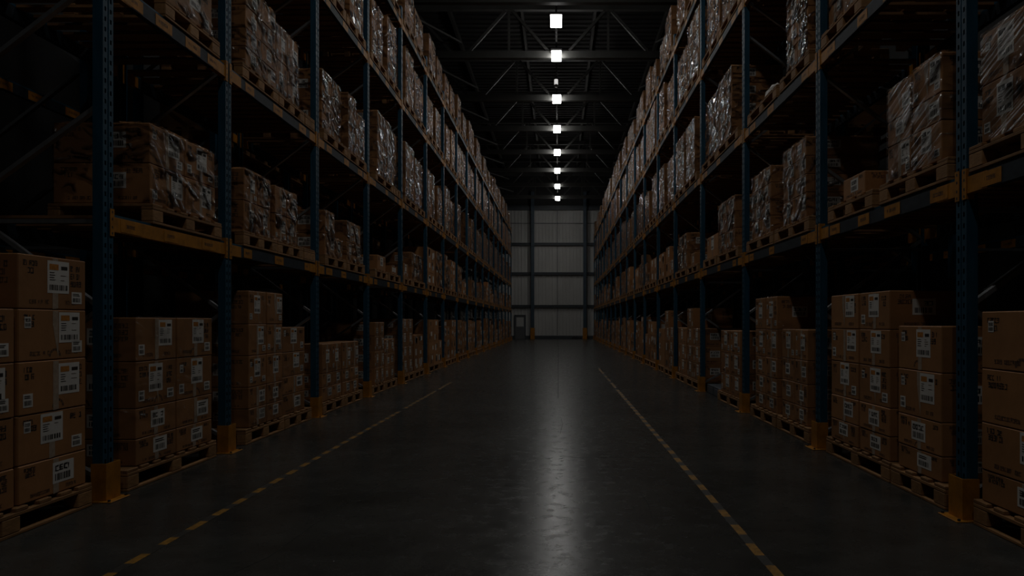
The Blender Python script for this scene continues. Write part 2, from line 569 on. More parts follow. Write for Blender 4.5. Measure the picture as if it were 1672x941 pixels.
def load_beam(side, y0, y1, X, z, lv, label, group, parts=True, allorange=False, rear=False, marks=2, seed=0):
    """beam between two posts; X = |x| of the front face"""
    s = SIDE[side]['s']
    rnd = random.Random(seed)
    e = empty('load_beam', (s * X, 0, z), 0.0 if s < 0 else math.pi)
    f = 1 if s < 0 else -1
    tag(e, label, 'beam', group)
    a, b = y0 + POSTW / 2 + 0.003, y1 - POSTW / 2 - 0.003
    A, B = (a, b) if f > 0 else (-b, -a)
    mb = MB()
    base = 'orange' if allorange else 'beam'
    # stepped box section: front face lower, lip on top set back
    sec = [(0, -BH), (0, -0.022), (-0.012, -0.018), (-0.012, 0), (-BT, 0), (-BT, -BH)]
    cuts = [A, B]
    if not allorange:
        cuts = [A, A + 0.22, B - 0.24, B]
    for c in range(len(cuts) - 1):
        p, q = cuts[c], cuts[c + 1]
        for i in range(len(sec)):
            (xa, za), (xb, zb) = sec[i], sec[(i + 1) % len(sec)]
            if i in (2, 3):
                m = 'blue'
            elif len(cuts) == 4 and c != 1:
                m = 'orange'
            else:
                m = base
            mb.poly([(xa, p, za), (xa, q, za), (xb, q, zb), (xb, p, zb)], m)
    for y, fl in ((A, 0), (B, 1)):
        pts = [(x, y, zz) for x, zz in sec]
        mb.poly(pts if fl else pts[::-1], base)
    if not parts:
        for (y, d) in ((A, -1), (B, 1)):
            mb.box(0.0015, 0.006, y - 0.004 if d > 0 else y - 0.046, y + 0.046 if d > 0 else y + 0.004, -0.165, 0.035, 'orange')
    mb.build('rail', e)
    if not parts:
        return e
    if s < 0 and not f:
        pass
    for (y, d) in ((A, -1), (B, 1)):
        c = MB()
        ya, yb = (y - 0.045, y + 0.002) if d < 0 else (y - 0.002, y + 0.045)
        c.box(0.0015, 0.006, ya, yb, -0.165, 0.035, 'orange')
        c.box(-BT, 0.0015, y - 0.0025 if d < 0 else y + 0.0005, y - 0.0005 if d < 0 else y + 0.0025, -0.165, 0.035, 'orange')
        for zz in (-0.145, -0.1, -0.04, 0.012):
            c.box(0.0062, 0.0066, (ya + yb) / 2 - 0.007, (ya + yb) / 2 + 0.007, zz - 0.009, zz + 0.009, 'dark_steel')
        c.build('end_connector', e)
    if not rear:
        n = marks
        for k in range(n):
            wv = rnd.uniform(0.17, 0.27)
            cy = A + (B - A) * ((k + 0.5 + rnd.uniform(-0.18, 0.18)) / n)
            lb = MB()
            lb.box(0.0004, 0.0022, cy - wv / 2, cy + wv / 2, -BH + 0.008, -0.028, 'orange')
            P = lambda u, v: (0.0028, cy + u, v)
            glyphs(lb, P, -wv * 0.32, -0.085, wv * 0.3, -0.06, 'ink_faint', rnd)
            lo = lb.build('location_plate', e)
            lo['label'] = 'orange plate with worn print'
    return e


def deck(side, y0, y1, z, W, label):
    s = SIDE[side]['s']
    o = MB()
    y = y0 + 0.09
    rr = random.Random(int(y0 * 100 + z * 1000))
    while y < y1 - 0.23:
        w = rr.choice((0.095, 0.095, 0.14))
        o.box(s * (W + BT + 0.004), s * (W + RACKD - BT - 0.004), y, y + w, z - 0.026, z - 0.004, 'deck')
        y += w + rr.uniform(0.05, 0.1)
    e = o.build('slatted_deck')
    tag(e, label, 'rack deck', 'slatted timber decks of the racks')
    return e


for side, D in SIDE.items():
    s, W, P, LV = D['s'], D['W'], D['posts'], D['lv']
    for i, y in enumerate(P):
        if i == 0:
            if side == 'left':
                continue
        if y < 2.5:
            continue
        det = 2 if i < 5 else (1 if i < 8 else 0)
        rack_frame(side, i, y, W + 0.02, det, f'blue perforated rack frame with grey bracing, {NTH[i]} along the {side} side of the aisle',
                   'blue rack frames along the aisle')
        guard(side, i, y, W + 0.0)
    for b in range(len(P) - 1):
        for l in range(1, 5):
            if side == 'left' and b == 0:
                continue
            if not seen(s * W, s * (W + 0.1), P[b], P[b + 1], LV[l] - 0.2, LV[l] + 0.1, 20):
                continue
            ao = (side == 'left' and b == 1 and l == 1)
            near = b < 7
            load_beam(side, P[b], P[b + 1], W + 0.02, LV[l], l,
                      (f'mostly orange' if ao else 'grey-blue') + f' front beam with orange plates, {SHELF[l]}, bay {ORD[b + 1]}, {side} rack',
                      'front beams of the racks', near, ao, False, (3 if b > 1 else 4) if not ao else 3, seed=b * 17 + l * 5 + (s + 1))
            load_beam(side, P[b], P[b + 1], W + 0.02 + RACKD - BT, LV[l], l,
                      f'unlit rear beam behind the pallets, {SHELF[l]}, bay {ORD[b + 1]}, {side} rack',
                      'rear beams of the racks', False, False, True, seed=b)
            if b < 12:
                deck(side, P[b], P[b + 1], LV[l], W + 0.02, f'brown timber slat deck under the pallets, {SHELF[l]}, bay {ORD[b + 1]}, {side} rack')
    # second rack, back to back with the first, in the dark
    for i, y in enumerate(P[:9]):
        if i == 0:
            continue
        rack_frame(side, i, y, W + 0.02 + RACKD + 0.25, 0, f'dim rack frame of the back row, behind frame {ORD[i]} of the {side} rack', 'rack frames of the back rows')
    for b in range(0, 8):
        for l in (1, 2):
            if seen(s * (W + 2.5), s * (W + 2.4), P[b], P[b + 1], LV[l] - 0.2, LV[l] + 0.1, 0):
                load_beam(side, P[b], P[b + 1], W + 0.02 + 2 * RACKD + 0.25, LV[l], l,
                          f'dim orange and grey beam of the back row, {SHELF[l]}, behind bay {ORD[b + 1]}, {side} rack',
                          'beams of the back rows', b < 4, False, False, 5, seed=b + 90)

# ------------------------------------------------------------------ loads
# (bay, [(y0, y1, [layer heights])...], (pallet y0, y1), wrap 0/1/2)
SPEC = {('left', 0): {
    0: [([(3.62, 4.30, [.24, .31, .335, .33]), (4.33, 4.95, [.24, .31, .335, .33, .345])], (3.5, 4.98), 0)],
    1: [([(5.52, 6.10, [.21, .24, .37, .35]), (6.115, 6.73, [.21, .24, .37, .35])], (5.38, 6.79), 1)],
    2: [([(7.53, 7.98, [.2, .23, .34, .34, .36]), (7.995, 8.44, [.2, .23, .34, .34, .36])], (7.42, 8.47), 1),
        ([(8.50, 9.26, [.24, .22, .3, .31])], (8.5, 9.4), 1)],
    3: [([(9.95, 10.38, [.2, .2, .42]), (10.39, 10.82, [.2, .2, .42])], (9.86, 10.86), 1), ([(10.88, 11.3, [.2, .2, .42]), (11.31, 11.75, [.2, .2, .42])], (10.88, 11.85), 1)],
    4: [([(12.7, 13.02, [.3, .3, .28, .25]), (13.03, 13.36, [.3, .3, .28, .25])], (12.45, 13.42), 1), ([(13.46, 13.86, [.26, .26, .28]), (13.87, 14.27, [.26, .26, .28])], (13.44, 14.39), 1)],
    5: [([(15.0, 15.55, [.3, .3, .3, .3]), (15.57, 16.1, [.3, .3, .3, .3])], (14.95, 16.13), 1), ([(16.2, 16.65, [.3, .28, .25]), (16.67, 17.2, [.3, .28, .25])], (16.16, 17.3), 1)],
    6: [([(18.0, 18.7, [.3, .3, .3, .3]), (18.72, 19.4, [.3, .3, .3, .3])], (17.9, 19.1 + .35), 0), ([(19.5, 20.1, [.3, .32])], (19.48, 20.2), 0)],
}, ('left', 1): {
    1: [([(5.74, 6.27, [.33, .33]), (6.285, 6.82, [.33, .33])], (5.72, 6.9), 1)],
    2: [([(7.48, 7.815, [.33, .34]), (7.825, 8.16, [.33, .34])], (7.38, 8.26), 1), ([(8.3, 8.64, [.32, .33]), (8.65, 8.99, [.32, .33])], (8.28, 9.1), 1), ([], (9.13, 9.54), 0)],
    3: [([(10.03, 10.46, [.3, .33]), (10.475, 10.84, [.28])], (9.95, 10.95), 1), ([(11.02, 11.38, [.3, .32]), (11.39, 11.78, [.3, .32])], (11.0, 11.98), 1)],
    4: [([(12.9, 13.5, [.27])], (12.65, 13.6), 0), ([(14.0, 14.5, [.16])], (13.65, 14.7), 0)],
    5: [([(15.1, 15.55, [.3])], (15.0, 15.9), 0), ([(16.0, 16.55, [.3, .32]), (16.57, 17.2, [.3, .32])], (15.95, 17.4), 1)],
}, ('left', 2): {
    1: [([(6.0, 6.75, [.37, .37])], (5.9, 6.86), 1)],
    2: [([(7.46, 7.85, [.2, .2, .24, .24]), (7.865, 8.25, [.2, .2, .24, .24])], (7.36, 8.29), 1), ([(8.36, 8.71, [.42, .42]), (8.725, 9.08, [.42, .42])], (8.31, 9.14), 1), ([], (9.17, 9.52), 0)],
    3: [([(10.04, 10.48, [.44, .45]), (10.495, 10.92, [.44, .45])], (9.9, 11.0), 2), ([(11.1, 11.53, [.44, .45]), (11.545, 12.03, [.44, .27])], (11.03, 12.1), 2)],
    4: [([(12.95, 13.5, [.3, .3, .3, .27]), (13.51, 14.0, [.3, .3, .3, .27])], (12.7, 13.95 + .1), 2), ([(14.1, 14.6, [.3, .3, .3, .22])], (14.08, 14.7), 2)],
    5: [([(15.4, 16.3, [.42, .42, .38])], (15.1, 16.35), 2), ([(16.4, 17.3, [.4, .4, .3])], (16.38, 17.4), 2)],
}, ('right', 0): {
    0: [([(3.6, 4.485, [.2, .3, .34, .36])], (3.45, 4.53), 0)],
    1: [([(4.96, 5.59, [.18, .24, .35, .335])], (4.86, 5.65), 0), ([(5.71, 6.28, [.2, .23, .33, .31, .32]), (6.31, 6.93, [.2, .23, .33, .31, .32])], (5.68, 7.02), 0)],
    2: [([(7.62, 8.02, [.2, .25, .26, .34]), (8.035, 8.48, [.2, .25, .26, .34])], (7.5, 8.6), 1), ([(8.7, 9.17, [.2, .23, .25, .36, .41]), (9.185, 9.65, [.2, .23, .25, .36, .41])], (8.65, 9.8), 1)],
    3: [([(10.45, 11.05, [.31, .33, .36]), (11.065, 11.67, [.31, .33, .36])], (10.38, 11.8), 1)],
    4: [([(13.4, 14.1, [.33, .33, .35]), (14.12, 14.75, [.33, .33, .35, .4])], (13.38, 14.8), 1), ([(14.9, 15.9, [.33, .33, .35])], (14.85, 16.1), 0)],
    5: [([(16.5, 17.1, [.33, .33, .35]), (17.12, 17.75, [.33, .33, .35, .4])], (16.45, 17.8), 1), ([(17.9, 18.9, [.33, .33, .3])], (17.85, 18.95), 0)],
}, ('right', 1): {
    0: [([(3.45, 4.02, [.36, .33]), (4.035, 4.49, [.36, .33])], (3.4, 4.58), 2)],
    1: [([(4.93, 5.34, [.28, .2, .28]), (5.355, 5.74, [.28, .2, .26])], (4.82, 5.86), 2), ([(6.2, 6.67, [.2])], (5.98, 6.98), 0)],
    2: [([(7.68, 8.06, [.28, .2, .2, .21]), (8.075, 8.46, [.28, .2, .2, .21])], (7.5, 8.7), 2), ([(8.95, 9.37, [.22, .21, .21, .22]), (9.385, 9.81, [.22, .21, .21, .22])], (8.76, 10.0), 2)],
    3: [([(10.7, 11.24, [.3, .25, .25]), (11.255, 11.8, [.3, .25, .25])], (10.45, 11.85), 2), ([(11.95, 12.8, [.38])], (11.9, 13.0), 0)],
    4: [([(14.0, 14.4, [.25])], (13.5, 14.6), 0), ([(14.8, 15.3, [.38, .36]), (15.32, 15.85, [.38, .36])], (14.7, 16.1), 1)],
}, ('right', 2): {
    1: [([(6.4, 6.8, [.45, .45]), (6.815, 7.15, [.45, .45])], (6.2, 7.16), 1)],
    2: [([(7.71, 8.05, [.28, .27, .28, .28]), (8.06, 8.41, [.28, .27, .28, .28])], (7.5, 8.5), 2), ([], (8.62, 9.95), 0)],
    3: [([(10.96, 11.4, [.27, .27, .27, .27]), (11.415, 11.85, [.27, .27, .27, .27])], (10.5, 11.88), 2), ([(11.92, 12.5, [.36, .36, .36]), (12.515, 13.1, [.36, .36, .36])], (11.9, 13.12), 2)],
    4: [([(14.0, 14.5, [.4, .4, .37]), (14.51, 15.0, [.4, .4, .37])], (13.6, 15.02), 2), ([(15.06, 15.6, [.4, .37, .37]), (15.61, 16.15, [.4, .37, .37])], (15.05, 16.2), 2)],
}}


def random_bay(side, b, l, y0, y1):
    a, c = y0 + 0.16, y1 - 0.14
    if c - a < 1.2:
        return []
    out = []
    n = 2
    w = (c - a) / n
    for k in range(n):
        p0, p1 = a + k * w + 0.02, a + (k + 1) * w - 0.02
        if R.random() < 0.05 and l in (1, 2):
            out.append(([], (p0, p1), 0)); continue
        tot = {0: R.choice((0.75, 1.0, 1.15, 1.2, 1.3)), 1: R.choice((0.45, 0.65, 0.7, 0.9, 0.95, 1.0)), 2: R.uniform(0.95, 1.32), 3: R.uniform(1.02, 1.3), 4: R.uniform(0.75, 1.08)}[l]
        nl = R.choice((3, 4)) if tot > 0.7 else 2
        hs = [tot / nl] * nl
        if R.random() < (0.6 if l < 2 else 0.15):
            m = (p0 + p1) / 2 + R.uniform(-.04, .04)
            cols = [(p0 + 0.05, m - 0.006, list(hs)), (m + 0.006, p1 - 0.04, list(hs))]
            if R.random() < 0.35:
                cols[R.randrange(2)][2].pop()
        else:
            q = R.uniform(0.03, 0.25) if l < 2 else R.uniform(0.12, 0.36)
            cols = [(p0 + q, (p0 + q + p1) / 2 - .006, list(hs)), ((p0 + q + p1) / 2 + .006, p1 - 0.03, list(hs))]
        out.append((cols, (p0, p1), 2 if l >= 2 else (1 if R.random() < 0.6 else 0)))
    return out


BOXES, PALLETS, WRAPS = [], [], []
for side, D in SIDE.items():
    s, W, P, LV = D['s'], D['W'], D['posts'], D['lv']
    for b in range(len(P) - 1):
        for l in range(5):
            sp = SPEC.get((side, l), {})
            loads = sp[b] if b in sp else ([] if (b == 0) else random_bay(side, b, l, P[b], P[b + 1]))
            for k, (cols, (p0, p1), wrap) in enumerate(loads):
                top = max([sum(c[2]) for c in cols] + [0.0])
                z = LV[l]
                if not seen(s * W, s * (W + 0.8), p0, p1, z, z + PALH + top, 40):
                    continue
                where = (['near', 'far'] if len(loads) == 2 else ['near', 'middle', 'far'])[k] if len(loads) > 1 else 'lone'
                key = (side, l, b, where)
                setback = R.uniform(0.0, 0.03 if l < 2 else 0.07)
                xf = W + 0.02 + setback
                dep = 0.8
                if l == 0:
                    for yp in P:
                        if p0 - .118 < yp < (p0 + p1) / 2: p0 = yp + .118
                        if (p0 + p1) / 2 < yp < p1 + .118: p1 = yp - .118
                PALLETS.append(dict(key=key, s=s, x0=W + 0.015, x1=W + 0.015 + 0.86, y0=p0, y1=p1, z=z, empty=not cols))
                zb = z + PALH + 0.003
                for ci, (c0, c1, hs) in enumerate(cols):
                    zz = zb
                    for t, h in enumerate(hs):
                        j = R.uniform(-0.004, 0.004)
                        BOXES.append(dict(key=key, s=s, x0=xf + 0.008 + abs(j), x1=xf + dep, y0=c0, y1=c1, z0=zz, z1=zz + h - 0.003, col=ci, ncol=len(cols),
                                          tier=t, ntier=len(hs), wrap=wrap, lvl=l))
                        zz += h
                if cols and wrap:
                    same = len({round(sum(c[2]), 2) for c in cols}) == 1
                    if same:
                        WRAPS.append(dict(key=key, s=s, x0=xf, x1=xf + dep + 0.01, y0=cols[0][0] - 0.008, y1=cols[-1][1] + 0.008, z0=zb + 0.004, z1=zb + top + 0.008, wrap=wrap, cols=cols))
                    else:
                        for ci, c in enumerate(cols):
                            WRAPS.append(dict(key=key, s=s, x0=xf, x1=xf + dep + 0.01, y0=c[0] - 0.004, y1=c[1] + 0.004, z0=zb + 0.004, z1=zb + sum(c[2]) + 0.008, wrap=wrap, cols=[c], ci=ci))
                if b < 3:
                    pass

# loads of the back rows, seen dimly through the racks
BACK = []
for side, D in SIDE.items():
    s, W, P, LV = D['s'], D['W'], D['posts'], D['lv']
    for b in range(0, 8):
        for l in (0, 1, 2):
            for k in range(2):
                w = (P[b + 1] - P[b] - 0.3) / 2
                p0 = P[b] + 0.15 + k * w + 0.03
                if w < 0.75:
                    if k: continue
                    p1 = p0 + 2 * w - 0.06
                else:
                    p1 = p0 + w - 0.06
                if not seen(s * (W + 1.5), s * (W + 2.4), p0, p1, LV[l], LV[l] + 1.2, 0):
                    continue
                if l and b < 3:
                    continue
                x0 = W + 1.5
                BACK.append(('p', s, x0, x0 + 0.86, p0, p1, LV[l]))
                zz = LV[l] + PALH + 0.003
                for t in range(R.choice((2, 3, 4))):
                    m = (p0 + p1) / 2
                    BACK.append(('b', s, x0 + .02, x0 + .8, p0 + .03, m - .006, zz, zz + .29))
                    BACK.append(('b', s, x0 + .02, x0 + .8, m + .006, p1 - .03, zz, zz + .29))
                    zz += .295


def area(d):
    """pixels the aisle face and the near face show inside the frame"""
    def quad(pts):
        q = [(min(max(x, 0), 1672), min(max(y, 0), 941)) for x, y in (proj(p) for p in pts)]
        return abs(sum(q[i][0] * q[(i + 1) % 4][1] - q[(i + 1) % 4][0] * q[i][1] for i in range(4))) / 2
    s = d['s']; xa, xb = s * d['x0'], s * d['x1']
    za, zb = d.get('z0', d.get('z')), d.get('z1', d.get('z', 0) + PALH)
    a = quad([(xa, d['y0'], za), (xa, d['y1'], za), (xa, d['y1'], zb), (xa, d['y0'], zb)])
    return a + 0.35 * quad([(xa, d['y0'], za), (xb, d['y0'], za), (xb, d['y0'], zb), (xa, d['y0'], zb)])


for lst in (BOXES, PALLETS, WRAPS):
    for d in lst:
        d['a'] = area(d)


# ---- cartons
def carton(d, seed):
    s = d['s']; f = -s                       # f: direction of the aisle along x
    rnd = random.Random(seed)
    dx, ly, h = d['x1'] - d['x0'], d['y1'] - d['y0'], d['z1'] - d['z0']
    ox, oy, oz = s * (d['x0'] + d['x1']) / 2, (d['y0'] + d['y1']) / 2, d['z0']
    hx, hy = dx / 2, ly / 2
    fx = f * hx

    def PF(u, v, off=0.0008):               # u to the viewer's own right-hand, from the aisle
        return (fx + f * off, u if f > 0 else -u, v)

    def PE(u, v, off=0.0008):
        return (u, -hy - off, v)

    def faced(mb, P, u0, v0, u1, v1, m, off):
        mb.poly([P(u0, v0, off), P(u1, v0, off), P(u1, v1, off), P(u0, v1, off)], m)

    big = d['a'] > 420
    body = MB()
    body.cbox(-hx, hx, -hy, hy, 0, h, 'carton', 0.006)
    # printed marks on the board
    if d['a'] > 150:
        for P, hw, mk in ((PF, hy, 'ink'), (PE, hx, 'ink_faint')):
            if mk == 'ink_faint' and not big:
                continue
            ch = min(0.032, h * 0.11)
            x0, x1 = -hw * 0.86, hw * 0.86
            if rnd.random() < 0.85:
                glyphs(body, P, x0, h * 0.80, x0 + hw * rnd.uniform(.28, .45), h * 0.80 + ch, mk, rnd)
                glyphs(body, P, x0 + 0.01, h * 0.66, x0 + hw * rnd.uniform(.3, .5), h * 0.66 + ch * 1.1, mk, rnd)
            if rnd.random() < 0.8:
                for rr in range(rnd.choice((1, 2, 3))):
                    glyphs(body, P, x1 - hw * 0.36, h * (0.76 - rr * 0.15), x1, h * (0.76 - rr * 0.15) + ch * 1.15, mk, rnd)
            if rnd.random() < 0.75 and big:
                glyphs(body, P, -hw * .7, h * 0.1, -hw * .1, h * 0.1 + ch * .8, 'ink_faint', rnd)
                glyphs(body, P, hw * .35, h * 0.1, hw * .75, h * 0.1 + ch * .8, 'ink_faint', rnd)
            if rnd.random() < 0.5 and big:
                # arch shaped handling mark near the bottom middle
                c = rnd.uniform(-.12, .12) * hw; r = h * 0.17
                for k in range(6):
                    a0, a1 = math.pi * k / 6 + .05, math.pi * (k + 1) / 6 - .03
                    body.poly([P(c + math.cos(a0) * r, h * .06 + math.sin(a0) * r), P(c + math.cos(a0) * r * .72, h * .06 + math.sin(a0) * r * .72),
                               P(c + math.cos(a1) * r * .72, h * .06 + math.sin(a1) * r * .72), P(c + math.cos(a1) * r, h * .06 + math.sin(a1) * r)], 'ink_faint')
        # flap crease
    e = empty('cardboard_box', (ox, oy, oz), rnd.uniform(-.002, .002) if d['wrap'] else rnd.uniform(-.005, .005))
    body.build('box_body', e)
    # tape
    t = MB()
    tw = 0.026
    tu = rnd.uniform(-.06, .06) * hy
    t.poly([PF(tu - tw, h * (0.0 if rnd.random() < .6 else .7), .0011), PF(tu + tw, h * 0.02, .0011), PF(tu + tw, h - .007, .0011), PF(tu - tw, h - .007, .0011)], 'tape')
    yu = tu if f > 0 else -tu
    t.box(-hx + .007, hx - .007, yu - tw, yu + tw, h + .0004, h + .0012, 'tape')
    t.build('packing_tape', e)

    def label(P, u0, v0, u1, v1, style):
        lb = MB()
        w_, h_ = u1 - u0, v1 - v0
        c = [P(u0, v0, .0014), P(u1, v0, .0014), P(u1, v1, .0014), P(u0, v1, .0014)]
        lb.poly(c, 'paper')
        c2 = [P(u0, v0, .0002), P(u1, v0, .0002), P(u1, v1, .0002), P(u0, v1, .0002)]
        for i in range(4):
            lb.poly([c2[i], c2[(i + 1) % 4], c[(i + 1) % 4], c[i]], 'paper')
        Q = lambda u, v: P(u0 + u * w_, v0 + v * h_, .0021)
        if style == 0:
            lb.poly([Q(.08, .72), Q(.5, .72), Q(.5, .9), Q(.08, .9)], 'ink_orange' if d['lvl'] == 0 else 'ink')
            lb.poly([Q(.62, .74), Q(.92, .74), Q(.92, .85), Q(.62, .85)], 'ink')
            for k in range(4):
                v = .62 - k * .075
                lb.poly([Q(.09, v), Q(rnd.uniform(.25, .4), v), Q(rnd.uniform(.25, .4), v + .025), Q(.09, v + .025)], 'ink')
                if rnd.random() < .6:
                    lb.poly([Q(.6, v), Q(rnd.uniform(.7, .9), v), Q(rnd.uniform(.7, .9), v + .018), Q(.6, v + .018)], 'ink_faint')
            barcode(lb, Q, .09, .09, .92, .26, 'ink', rnd)
        elif style == 1:
            glyphs(lb, Q, .1, .58, .9, .85, 'ink', rnd, 5)
            barcode(lb, Q, .1, .12, .9, .45, 'ink', rnd)
        else:
            for k in range(2):
                lb.poly([Q(.12, .66 + k * .13), Q(rnd.uniform(.6, .88), .66 + k * .13), Q(rnd.uniform(.6, .88), .73 + k * .13), Q(.12, .73 + k * .13)], 'ink')
            barcode(lb, Q, .12, .14, .88, .5, 'ink', rnd)
        lb.build('shipping_label', e)

    lw = min(0.2, ly * .34); lh = min(lw * 1.3, h * .62)
    if h > .27:
        st = 0
    else:
        st = rnd.choice((1, 2)); lh = min(lw * .85, h * .58)
    u = tu - lw * rnd.uniform(.3, .6) + rnd.choice((0, 0, 0.09))
    if rnd.random() < .3: u += .12 * hy
    u = min(max(u, -hy + .015), hy - lw - .015)
    v = h * rnd.uniform(.3, .36) if st == 0 else h * rnd.uniform(.2, .34)
    if d['lvl'] < 2 or d['wrap'] < 2 or rnd.random() < .45:
        label(PF, u, v, u + lw, v + lh, st)
    if d['a'] > 260 and h > .27:
        w2 = lw * .5
        if rnd.random() < .6:
            label(PF, hy * .86 - w2, h * .12, hy * .86, h * .12 + w2 * .8, 2)
        if rnd.random() < .5:
            label(PF, -hy * .88, h * .14, -hy * .88 + w2 * .8, h * .14 + w2 * .85, 2)
        if rnd.random() < .35:
            label(PF, -hy * .84, h * .64, -hy * .84 + w2 * .55, h * .64 + w2 * .7, 1)
    # end face label
    uu = f * (hx * .28) - .1
    label(PE, uu, h * .38, uu + .19, h * .38 + min(.13, h * .45), 1)
    # words
    side, l, b, where = d['key']
    tier = f'{NTH[d["tier"] + 1]} of {ORD[d["ntier"]]} up'
    colw = 'single column' if d['ncol'] == 1 else (['near column', 'far column'] if d['ncol'] == 2 else ['near column', 'middle column', 'far column'])[d['col']]
    look = 'wrapped' if d['wrap'] else 'taped'
    tag(e, f'{look} carton, {tier}, {colw}, {where} pallet, {SHELF[l]}, bay {ORD[b + 1]}, {side} rack', 'box', f'cartons stacked on pallets in the racks')
    return e


BOXES.sort(key=lambda d: -d['a'])
for i, d in enumerate(BOXES[:300]):
    carton(d, 1000 + i)

bulk = MB()
rb = random.Random(5)
for d in BOXES[300:]:
    s = d['s']
    bulk.box(s * d['x0'], s * d['x1'], d['y0'], d['y1'], d['z0'], d['z1'], 'carton_bulk')
    ly, h = d['y1'] - d['y0'], d['z1'] - d['z0']
    x = s * (d['x0'] - .002)
    for k in range(rb.choice((1, 1, 2, 3)) if d['lvl'] < 2 else rb.choice((0, 0, 1, 1, 2))):
        w = rb.uniform(.12, .2); hh = rb.uniform(.08, min(.2, h * .6))
        a = d['y0'] + rb.uniform(.05, max(.06, ly - w - .05)); z = d['z0'] + rb.uniform(.04, h - hh - .02)
        bulk.poly([(x, a, z), (x, a + w, z), (x, a + w, z + hh), (x, a, z + hh)], 'paper' if rb.random() < (.6 if d['lvl'] < 2 else .35) else 'ink_faint')
    if rb.random() < .6:
        xa = s * (d['x0'] + .15); xb = s * (d['x0'] + .33); y = d['y0'] - .002
        bulk.poly([(xa, y, d['z0'] + h * .4), (xb, y, d['z0'] + h * .4), (xb, y, d['z0'] + h * .8), (xa, y, d['z0'] + h * .8)], 'paper')
palbulk = MB()


def pallet_into(mb, x0, x1, y0, y1, z, wood='wood_bulk', block='wood_bulk'):
    """plain pallet, for far away ones"""
    nb = 5
    ly = y1 - y0
    for k in range(nb):
        a = x0 + (x1 - x0 - .12) * k / (nb - 1)
        mb.box(a, a + .12, y0, y1, z + .137, z + .165, wood)
    for fx in (x0, (x0 + x1) / 2 - .05, x1 - .1):
        for fy in (y0, (y0 + y1) / 2 - .07, y1 - .14):
            mb.box(fx, fx + .1, fy, fy + .14, z + .022, z + .115, block)
        mb.box(fx, fx + .1, y0, y1, z + .002, z + .022, wood)
    for fy in (y0, (y0 + y1) / 2 - .07, y1 - .14):
        mb.box(x0, x1, fy, fy + .14, z + .115, z + .137, wood)


for q in BACK:
    s = q[1]
    if q[0] == 'b':
        _, s, x0, x1, y0, y1, z0, z1 = q
        bulk.box(s * x0, s * x1, y0, y1, z0, z1, 'carton_bulk')
        x = s * (x0 - .002); ym = (y0 + y1) / 2
        bulk.poly([(x, ym - .1, z0 + .08), (x, ym + .08, z0 + .08), (x, ym + .08, z0 + .22), (x, ym - .1, z0 + .22)], 'paper')
    else:
        _, s, x0, x1, y0, y1, z = q
        xa, xb = sorted((s * x0, s * x1))
        pallet_into(palbulk, xa, xb, y0, y1, z)
o = bulk.build('cardboard_boxes')
tag(o, 'all the smaller distant and dim cartons far down both racks', 'boxes', kind='stuff')

# ---- pallets
PALLETS.sort(key=lambda d: -d['a'])


def pallet(d, parts):
    s = d['s']; f = -s
    side, l, b, where = d['key']
    what = 'bare' if d['empty'] else 'laden'
    x0, x1 = sorted((s * d['x0'], s * d['x1']))
    cx, cy = (x0 + x1) / 2, (d['y0'] + d['y1']) / 2
    hx, hy = (x1 - x0) / 2, (d['y1'] - d['y0']) / 2
    lab = f'{what} wooden pallet, {where} one on {SHELF[l]}, bay {ORD[b + 1]}, {side} rack'
    if not parts:
        mb = MB(); pallet_into(mb, -hx, hx, -hy, hy, 0, 'wood', 'wood_block')
        e = mb.build('wooden_pallet', None, (cx, cy, d['z'] + .001))
        return tag(e, lab, 'pallet', 'wooden pallets in the racks')
    rnd = random.Random(int(cy * 1000))
    e = empty('wooden_pallet', (cx, cy, d['z'] + .001), rnd.uniform(-.006, .006))
    tag(e, lab, 'pallet', 'wooden pallets in the racks')
    top = MB()
    # deck boards run front to back; the stringers carry them along the pallet
    n = max(4, int(2 * hy / .175))
    w = .115
    for k in range(n):
        a = -hy + (2 * hy - w) * k / (n - 1)
        ww = w * (1.25 if k in (0, n - 1) else rnd.uniform(.85, 1.05))
        a = min(a, hy - ww)
        top.cbox(-hx + rnd.uniform(0, .006), hx - rnd.uniform(0, .006), a, a + ww, .139, .163 + rnd.uniform(-.001, .0005), 'wood', .004)
    top.build('deck', e)
    st = MB()
    for fx in (-hx, -.05, hx - .1):
        st.cbox(fx, fx + .1, -hy, hy, .116, .1385, 'wood', .003)
    st.build('stringer', e)
    sk = MB()
    for fx in (-hx, -.05, hx - .1):
        sk.cbox(fx, fx + .1, -hy, hy, .0, .02, 'wood', .003)
    sk.build('skid', e)
    bl = MB(); bl.cbox(0, .1, 0, .15, .0205, .1155, 'wood_block', .006)
    me = bl.mesh('block')
    for fx in (-hx, -.05, hx - .1):
        for fy in (-hy, -.075, hy - .15):
            link('block', me, e, (fx, fy, 0))
    return e


for i, d in enumerate(PALLETS[:300]):
    pallet(d, i < 70)
for d in PALLETS[300:]:
    x0, x1 = sorted((d['s'] * d['x0'], d['s'] * d['x1']))
    pallet_into(palbulk, x0, x1, d['y0'], d['y1'], d['z'])
o = palbulk.build('wooden_pallets')
tag(o, 'all the smaller distant and dim pallets down both racks', 'pallets', kind='stuff')


